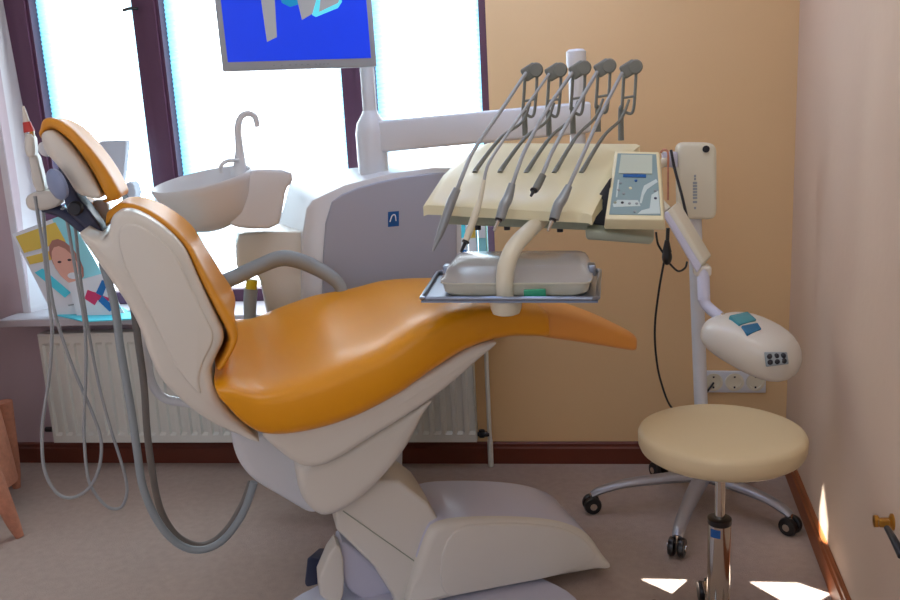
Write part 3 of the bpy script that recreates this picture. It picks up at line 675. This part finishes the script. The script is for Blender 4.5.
poster('card', 'small white card with pink and blue cross standing before the leaflet', 'card', quad, .02,
  [('pink_print', [(.3,.5),(.42,.3),(.95,.62),(.8,.66)], M['ppink']), ('pink_print', [(.3,.52),(.5,.72),(.72,.45),(.55,.38)], M['ppink']), ('blue_print', [(.6,.42),(.82,.14),(.95,.22),(.74,.52)], M['pblue']), ('blue_print', [(.62,.62),(.74,.5),(.97,.82),(.82,.9)], M['pblue'])], M['paper'])
bm = NB(); q = [Z(50,313,sillz+.006), Z(84,321,sillz+.006), Z(142,318,sillz+.006), Z(120,306,sillz+.006)]
hexa(bm, [p-UP*.005 for p in q], q); tag(link('brochure', bm, M['pcy'], smooth=False), 'cyan brochure lying flat on the windowsill under the card', 'brochure')
# grey stand behind the headrest
st = thing('display_stand', 'pale grey plastic display stand on the sill behind the headrest', 'stand', V(Y(122,300,WB).x, WB, sillz))
bm = NB(); q = [Y(98,141,WB-.0), Y(127,140,WB-.0), Y(124,172,WB-.0), Y(120,196,WB-.0), Y(104,190,WB)]; slab(bm, rc(q, .012), V(0,.03,0), .006, it=0); link('front_plate', bm, M['lightgrey'], st)
bm = NB(); q = [Y(124,183,WB), Y(133,181,WB), Y(137,197,WB), Y(128,200,WB)]; slab(bm, q, V(0,.05,0), .006, it=1); link('side_pocket', bm, M['lightgrey'], st)
bm = NB(); p = Y(122,190,WB); b0 = V(p.x+.03, WB, sillz+.004); tube(bm, [p+V(0,.02,0), b0], .02, sm=1, flat=.6); box(bm, b0, V(1,0,0), V(0,1,0), UP, .05, .05, .005, .003); link('stand_foot', bm, M['grey'], st)
# cartons behind the tray
for k, (x0, x1, lab, mm, mt) in enumerate(((457,466,'cyan and white carton on the sill seen below the instrument head','paper','pcy'), (468,476,'narrow white carton with yellow stripe on the sill beside the cyan carton','paper','pyel'), (478,486,'slim pale blue carton on the sill next to the dark window frame','pcy2','paper'))):
    yy = WB-.02; t = thing('carton', lab, 'carton', V(Y((x0+x1)/2,250,yy).x, yy, sillz), 'cartons on the windowsill')
    xa, xb = Y(x0,235,yy).x, Y(x1,235,yy).x; zt = Y(x0,200,yy).z
    bm = NB(); box(bm, V((xa+xb)/2, yy+.03, (sillz+.001+zt)/2), V(1,0,0), V(0,1,0), UP, (xb-xa)/2, .03, (zt-sillz-.001)/2, .001); link('box', bm, M[mm], t, smooth=False)
    z1, z0 = Y(x0,222,yy).z, Y(x0,238,yy).z
    bm = NB(); box(bm, V((xa+xb)/2, yy-.001, (z0+z1)/2), V(1,0,0), V(0,1,0), UP, (xb-xa)/2*.9, .001, (z1-z0)/2); link('printed_band', bm, M[mt], t, smooth=False)
    if k == 0:
        z1, z0 = Y(x0,250,yy).z, Y(x0,262,yy).z
        bm = NB(); box(bm, V((xa+xb)/2, yy-.001, (z0+z1)/2), V(1,0,0), V(0,1,0), UP, (xb-xa)/2*.95, .001, (z1-z0)/2); link('dark_band', bm, M['pblue'], t, smooth=False)

# ============================================================ lamp stand (right)
LY = 2.85
hub = Z(697, 503, 0); hub.z = 0
lamp = thing('whitening_lamp', 'white mobile whitening lamp on wheeled pole near the corner', 'lamp', hub)
cast = [(592,512),(677,556),(790,534)]
cps = [Z(x,y,0) for x,y in cast]
hubv = V(hub.x+.02, hub.y-.0, .085)
rad_ = sum((V(p.x,p.y,0)-V(hubv.x,hubv.y,0)).length for p in cps)/3
dirs = [(V(p.x,p.y,0)-V(hubv.x,hubv.y,0)) for p in cps]
a0 = math.atan2(dirs[0].y, dirs[0].x); 
extra = [R(118), R(48)]
for e_ in extra: dirs.append(V(math.cos(e_)*.27, math.sin(e_)*.25, 0))
for d in dirs:
    L = d.length; u = d/L
    bm = NB(); b0 = V(hubv.x, hubv.y, 0)
    tube(bm, [b0+UP*.10, b0+u*L*.3+UP*.104, b0+u*L*.7+UP*.096, b0+u*L*.92+UP*.078, b0+u*L*1.0+UP*.064], [.03,.028,.023,.02,.016], flat=.62); leg = link('leg', bm, M['silver'], lamp)
    bm = NB(); w = b0+u*L+UP*.031; side = u.cross(UP)
    for s in (-1,1): lathe(bm, [(.0,0),(.022,0),(.029,.004),(.031,.012),(.028,.02),(0,.022)], w+side*s*.004, side*s, seg=22)
    link('caster', bm, M['black'], leg)
    bm = NB(); tube(bm, [w+UP*.012, w+UP*.04], .007, sm=1); lathe(bm, [(0,0),(.012,0),(.012,.003)], w+side*.026, side, seg=12); lathe(bm, [(0,0),(.012,0),(.012,.003)], w-side*.026, -side, seg=12); link('caster_axle', bm, M['chrome'], leg)
bm = NB(); lathe(bm, [(.03,.085),(.036,.09),(.036,.125),(.028,.14),(.02,.142)], V(hubv.x,hubv.y,0), UP, seg=24); link('hub', bm, M['silver'], lamp)
ptop = D(694,232,1); r = ray(694,232); tt = hubv.y/r.y; topz = (CAM+r*tt).z
bm = NB(); rt = ray(693,300); pxx = (CAM+rt*(hubv.y/rt.y)).x
tube(bm, [V(hubv.x,hubv.y,.12), V(pxx,hubv.y,topz+.1)], .0225, sm=1, seg=20); link('pole', bm, M['white'], lamp)
yb = hubv.y-.05
bm = NB(); q = [Y(677,142.5,yb),Y(717,143,yb),Y(717,220,yb),Y(679,219,yb)]
slab(bm, rc(q, .03), V(0,.07,0), .012, it=0); cb = link('control_box', bm, M['cream2'], lamp, angle=50)
bm = NB(); p = Y(706,149,yb-.001); lathe(bm, [(0,0),(.011,0),(.011,.003),(.0,.004)], p, V(0,-1,0), seg=16); link('socket_hole', bm, M['dark'], cb)
bm = NB()
for y in (176,179,183,186,189,192,195,198,202,208): box(bm, Y(695,y,yb-.001), V(1,0,0), V(0,1,0), UP, .0065 if 182 < y < 206 else .003, .001, .0035)
link('lettering', bm, M['grey'], cb, smooth=False)
bm = NB(); q = [Y(662,152,yb),Y(678,152,yb),Y(678,168,yb),Y(664,167,yb)]; slab(bm, rc(q, .006), V(0,.04,0), .005, it=0); link('arm_bracket', bm, M['plate'], lamp)
# boom
def bar(name, pts, ds, r, m_, fl=1.0):
    bm = NB(); tube(bm, [Y(x,y,d) for (x,y), d in zip(pts, ds)], r, seg=14, sm=1, flat=fl); return link(name, bm, m_, lamp)
bm = NB(); q = [Y(664,213,2.62),Y(672,207,2.62),Y(705,262,2.56),Y(697,272,2.56)]
hexa(bm, q, [p+V(.028,.05,.012) for p in q], .005); bo = link('boom', bm, M['cream2'], lamp)
bm = NB(); q = [Y(663,215,2.612),Y(668,211,2.612),Y(702,266,2.552),Y(697,273,2.552)]; hexa(bm, q, [p+V(0,.03,0) for p in q], .003); link('boom_cover', bm, M['plate'], bo)
bm = NB(); tube(bm, [Y(667,210,2.64),Y(655,195,2.66),Y(652,172,2.7),Y(668,160,yb+.02)], .014); link('boom_upright', bm, M['cream2'], lamp)
bm = NB(); c = Y(702,270,2.59); box(bm, c, V(1,0,0), V(0,1,0), UP, .024, .03, .016, .008); link('elbow', bm, M['lamp'], lamp)
bar('drop_arm', [(703,268),(704,301)], [2.58,2.54], .0185, M['plate'])
bm = NB(); tube(bm, [Y(704,297,2.54),Y(707,306,2.53),Y(724,320,2.48)], .0165, seg=14); link('head_arm', bm, M['plate'], lamp)
bm = NB(); p0, p1 = Y(720,316,2.48), Y(727,321,2.47); tube(bm, [p0,p1], .014, sm=1); link('ball_joint', bm, M['chrome'], lamp)
# lamp head
lc = Y(752,343,2.42)
fwd = V(.62,-.55,-.28).normalized(); sid = fwd.cross(UP).normalized(); nup = sid.cross(fwd).normalized()
HL, HW, HH = .150, .106, .068
bm = NB(); rs = []
for i in range(17):
    t = -1+2*i/16; tt_ = math.copysign(abs(math.sin(t*math.pi/2)), t)
    k = (1-abs(tt_)**2.6)**(1/2.2) if abs(tt_) < .999 else .02
    wx = HW*k*(1.0-.12*tt_); hz = HH*k*(1+.1*tt_)
    c = lc + fwd*HL*tt_*(.96) - nup*(.012*tt_*tt_)
    rs.append([c + sid*wx*math.copysign(abs(math.cos(a))**(2/2.6), math.cos(a)) + nup*hz*math.copysign(abs(math.sin(a))**(2/2.6), math.sin(a)) for a in [2*math.pi*j/28 for j in range(28)]])
rings(bm, rs); lh = link('lamp_head', bm, M['lamp'], lamp, angle=70)
def surf(px, py):   # point on the head's upper surface under a pixel of the design
    r = ray(px, py); best = None
    for s in range(400):
        p = CAM + r*(2.1 + s*.0015)
        q = p-lc; a, b, c = q.dot(fwd)/HL, q.dot(sid)/HW, q.dot(nup)/HH
        if abs(a)**2.6+abs(b)**2.6+abs(c)**2.6 < 1.02: return p
    return CAM + r*2.4
for (a, b, c, d), m_, nm in ((((729,317),(747,313),(756,321),(739,326)), 'teal', 'display'), (((741,327),(757,324),(761,330),(747,336)), 'blue', 'display')):
    q = [surf(*p) for p in (a,b,c,d)]; cc = sum(q, Vector())/4; n_ = (q[1]-q[0]).cross(q[3]-q[0]).normalized(); n_ = n_ if n_.dot(CAM-cc) > 0 else -n_
    bm = NB(); hexa(bm, [p+n_*.006 for p in q], [p-n_*.012 for p in q], .002); link(nm, bm, M['blue2' if m_=='blue' else m_], lh)
q = [surf(*p) for p in ((764,352),(787,352),(789,364),(766,367))]; cc = sum(q, Vector())/4; n_ = (CAM-cc).normalized()
bm = NB(); hexa(bm, [p+n_*.004 for p in q], [p-n_*.02 for p in q], .003); wdw = link('light_window', bm, M['grey'], lh)
bm = NB()
for i in range(3):
    for j in range(2):
        p = q[0].lerp(q[1], .2+.3*i).lerp(q[3].lerp(q[2], .2+.3*i), .3+.4*j)+n_*.004; lathe(bm, [(0,.003),(.006,.002),(.008,0)], p, n_, seg=10)
link('light_emitter', bm, M['dark'], wdw)
# cables of the lamp
bm = NB(); yk = 2.7
tube(bm, [Y(661,152,2.79),Y(664,149.5,2.75),Y(668,153,2.74),Y(668,170,2.74),Y(668,200,2.75)], .0035, seg=8); link('brown_cable', bm, M['wicker'], lamp)
bm = NB(); tube(bm, [Y(671,150,2.76),Y(675,170,2.74),Y(683,200,2.7),Y(690,232,2.68),Y(691,240,2.72)], .0045, seg=8); link('black_cable', bm, M['dark'], lamp)
cab = thing('power_cable', 'black power cable with bundled knot hanging beside the lamp pole', 'cable', Y(668,250,2.7))
bm = NB(); ball(bm, Y(667,257,2.72), .02, sx=.8, sy=.8, sz=1.3); tube(bm, [Y(667,240,2.72),Y(667,252,2.72)], [.007,.015], sm=1); link('knot', bm, M['black'], cab)
bm = NB(); tube(bm, [Y(656,232,2.72),Y(658,244,2.72),Y(664,254,2.72)], .0035, seg=8); tube(bm, [Y(668,228,2.72),Y(667,250,2.72)], .006, seg=8, sm=1); tube(bm, [Y(670,264,2.72),Y(678,271,2.74),Y(685,268,2.76),Y(687,262,2.78)], .0035, seg=8)
tube(bm, [Y(664,262,2.72),Y(659,290,2.75),Y(655,325,2.8),Y(656,355,2.85),Y(661,382,2.95),Y(672,408,3.05),Y(690,412,3.12),Y(712,385,3.16),Y(712,383,3.19)], .0037, seg=8); link('cord', bm, M['black'], cab)

# ============================================================ wall sockets
skt = thing('wall_socket', 'white triple power socket on the back wall behind the lamp pole', 'socket', Y(735,382,WB))
bm = NB(); q = [Y(703,371,WB-.012),Y(766,371.5,WB-.012),Y(766,393,WB-.012),Y(703,392.5,WB-.012)]
hexa(bm, q, [p+V(0,.011,0) for p in q], .003); link('cover_frame', bm, M['white'], skt)
for k in range(3):
    c = Y(713.5+21*k, 382, WB-.013); bm = NB(); lathe(bm, [(.034,0),(.034,.004),(.024,.005),(.0225,-.004),(0,-.005)], c, V(0,-1,0), seg=26); s_ = link('socket', bm, M['cream2'], skt)
    bm = NB()
    for dx in (-.0095,.0095): lathe(bm, [(0,.001),(.003,.001),(.003,-.002)], c+V(dx,.004,0), V(0,-1,0), seg=8)
    for dz in (-.021,.021): box(bm, c+V(0,-.001,dz), V(1,0,0), V(0,1,0), UP, .003, .003, .004)
    link('contact', bm, M['dark'], s_)

# ============================================================ stool
sc3 = D(721, 429, 2.1); stz = sc3.z; sb = V(sc3.x, sc3.y, 0)
stool = thing('stool', 'round cream padded stool on chrome column in the right foreground', 'stool', sb)
bm = NB(); Rr = .2; lathe(bm, [(0,-.062),(.14,-.062),(.182,-.06),(.194,-.052),(.2,-.038),(.201,-.014),(.197,-.005),(.188,-.0005),(.15,.002),(0,.0045)], V(sb.x,sb.y,stz), UP, seg=56); link('seat', bm, M['stool'], stool, angle=70)
bm = NB(); lathe(bm, [(0,-.072),(.1,-.072),(.11,-.062),(0,-.062)], V(sb.x,sb.y,stz), UP, seg=32); link('seat_plate', bm, M['dark'], stool)
gas = D(722,519,2.06); zc = (CAM+ray(722,519)*((sb.y)/ray(722,519).y)).z
bm = NB(); tube(bm, [V(sb.x,sb.y,zc-.02), V(sb.x,sb.y,stz-.07)], .0125, sm=1, seg=20); link('gas_rod', bm, M['chrome'], stool)
bm = NB(); tube(bm, [V(sb.x,sb.y,.07), V(sb.x,sb.y,zc)], .0285, sm=1, seg=32); colu = link('column', bm, M['chrome'], stool)
bm = NB(); lathe(bm, [(.0286,-.012),(.0295,-.01),(.0295,.003),(.02,.006),(.013,.006)], V(sb.x,sb.y,zc), UP, seg=32); link('collar', bm, M['black'], stool)
bm = NB(); a1 = math.atan2(-sb.y, -sb.x)-.35; rs = []
for z in (zc-.04, zc-.018): rs.append([V(sb.x+math.cos(a1+t)*.0292, sb.y+math.sin(a1+t)*.0292, z) for t in [-.45+.09*k for k in range(11)]])
rings(bm, rs, (False, False), closed=False); link('sticker', bm, M['blue'], colu)
cc = Z(706,600,0); d0 = V(cc.x-sb.x, cc.y-sb.y, 0); a0 = math.atan2(d0.y, d0.x); Ls = d0.length
for k in range(5):
    a = a0+k*2*math.pi/5; u = V(math.cos(a), math.sin(a), 0); bm = NB()
    tube(bm, [sb+UP*.07, sb+u*Ls*.5+UP*.066, sb+u*Ls*.9+UP*.058, sb+u*Ls+UP*.054], [.022,.018,.014,.012], flat=.6); leg = link('leg', bm, M['chrome'], stool)
    w = sb+u*Ls+UP*.028; side = u.cross(UP); bm = NB()
    for s in (-1,1): lathe(bm, [(0,0),(.02,0),(.027,.004),(.028,.012),(.025,.018),(0,.02)], w+side*s*.004, side*s, seg=20)
    tube(bm, [w, w+UP*.036], .007, sm=1); link('caster', bm, M['black'], leg)

# ============================================================ wicker chair (left edge)
wk = Z(20, 537, 0); wc = thing('wicker_chair', 'reddish wicker chair cut off by the left edge', 'chair', wk-V(.28,0,0))
cx0 = wk.x-.30; cy0 = wk.y+.10
for (dx, dy) in ((.30,-.10),(-.2,-.12),(.02,.3),(-.2,.3)):
    bm = NB(); b0 = V(cx0+dx, cy0+dy, 0); k = -.06 if dx > .1 else .0
    tube(bm, [b0, b0+V(k*.5,0,.1), b0+V(k*1.6,0,.36)], [.014,.026,.036], seg=14); link('leg', bm, M['wicker'], wc)
bm = NB(); rx = .22
for_ = [(rx*.93,.10),(rx*.9,.2),(rx*.86,.3),(rx*.8,.42),(rx*.6,.43),(.0,.43)]
lathe(bm, for_, V(cx0-.055, cy0+.1, 0), UP, seg=40, ey=.8, caps=(False, True)); link('seat', bm, M['wicker'], wc)
bm = NB(); rs = []
for z, k in ((.42,.9),(.6,1.06),(.75,1.2),(.86,1.28)):
    for_arc = [R(60+ i*6) for i in range(45)]
    rs.append([V(cx0-.075+rx*k*math.cos(a)*1.0, cy0+.1+rx*k*.8*math.sin(a), z) for a in for_arc])
rs2 = [[p+ (V(cx0-.075,cy0+.1,p.z)-p)*.07 for p in r] for r in rs[::-1]]
rings(bm, rs+rs2, (False, False), closed=False); link('backrest', bm, M['wicker'], wc)

# ============================================================ brass fitting on right wall
def RW(px, py, off=0):
    r = ray(px, py); return CAM + r*((cor - nR*off - CAM).dot(nR)/r.dot(nR))
hk = thing('wall_hook', 'brass wall fitting with black lever at the right edge', 'hook', RW(890,525))
b0 = RW(893,522); bm = NB()
lathe(bm, [(0,0),(.018,0),(.018,.004),(.009,.008),(.008,.026),(.013,.03),(.013,.038),(0,.04)], b0, -nR, seg=20); box(bm, RW(884,523,.03), dR, nR, UP, .006, .01, .008, .002); link('brass_body', bm, M['brass'], hk)
bm = NB(); tube(bm, [RW(887,528,.035),RW(894,540,.035),RW(902,556,.03)], [.006,.0075,.0085]); link('lever', bm, M['dark'], hk)

# ============================================================ light
w = bpy.data.worlds.new('world'); bpy.context.scene.world = w; w.use_nodes = True
bg = w.node_tree.nodes['Background']; bg.inputs[0].default_value = srgb((195,212,245))+(1,); bg.inputs[1].default_value = .62
sl = bpy.data.lights.new('sun', 'SUN'); sl.energy = 40; sl.angle = R(.12); sl.color = (1,.97,.92)
so = bpy.data.objects.new('sun', sl); C.objects.link(so); so.rotation_euler = SUN.to_track_quat('-Z', 'Y').to_euler(); so.location = (0,0,4)
def area(name, loc, target, sx, sy, power, col):
    L = bpy.data.lights.new(name, 'AREA'); L.shape = 'RECTANGLE'; L.size = sx; L.size_y = sy; L.energy = power; L.color = srgb(col)
    o = bpy.data.objects.new(name, L); C.objects.link(o); o.location = loc
    o.rotation_euler = (Vector(target)-Vector(loc)).to_track_quat('-Z', 'Y').to_euler(); return o
area('overhead_fill', (.2,1.4,2.6), (.2,1.6,0), 1.2, .6, 7, (246,249,255))  # broad overhead fill for the room, no fitting built
area('room_light', (-.6,-1.6,2.1), (.2,2.4,.8), 1.6, 1.2, 10, (248,250,255))
area('wall_haze_fill', (-.2,2.6,2.2), (.1,3.18,1.2), .6, .3, 4.5, (185,205,255))  # added blue lamp imitating window haze on the back wall
sc_ = bpy.context.scene
sc_.view_settings.view_transform = 'Standard'; sc_.view_settings.look = 'None'; sc_.view_settings.exposure = 0; sc_.view_settings.gamma = 1
sc_.cycles.max_bounces = 8
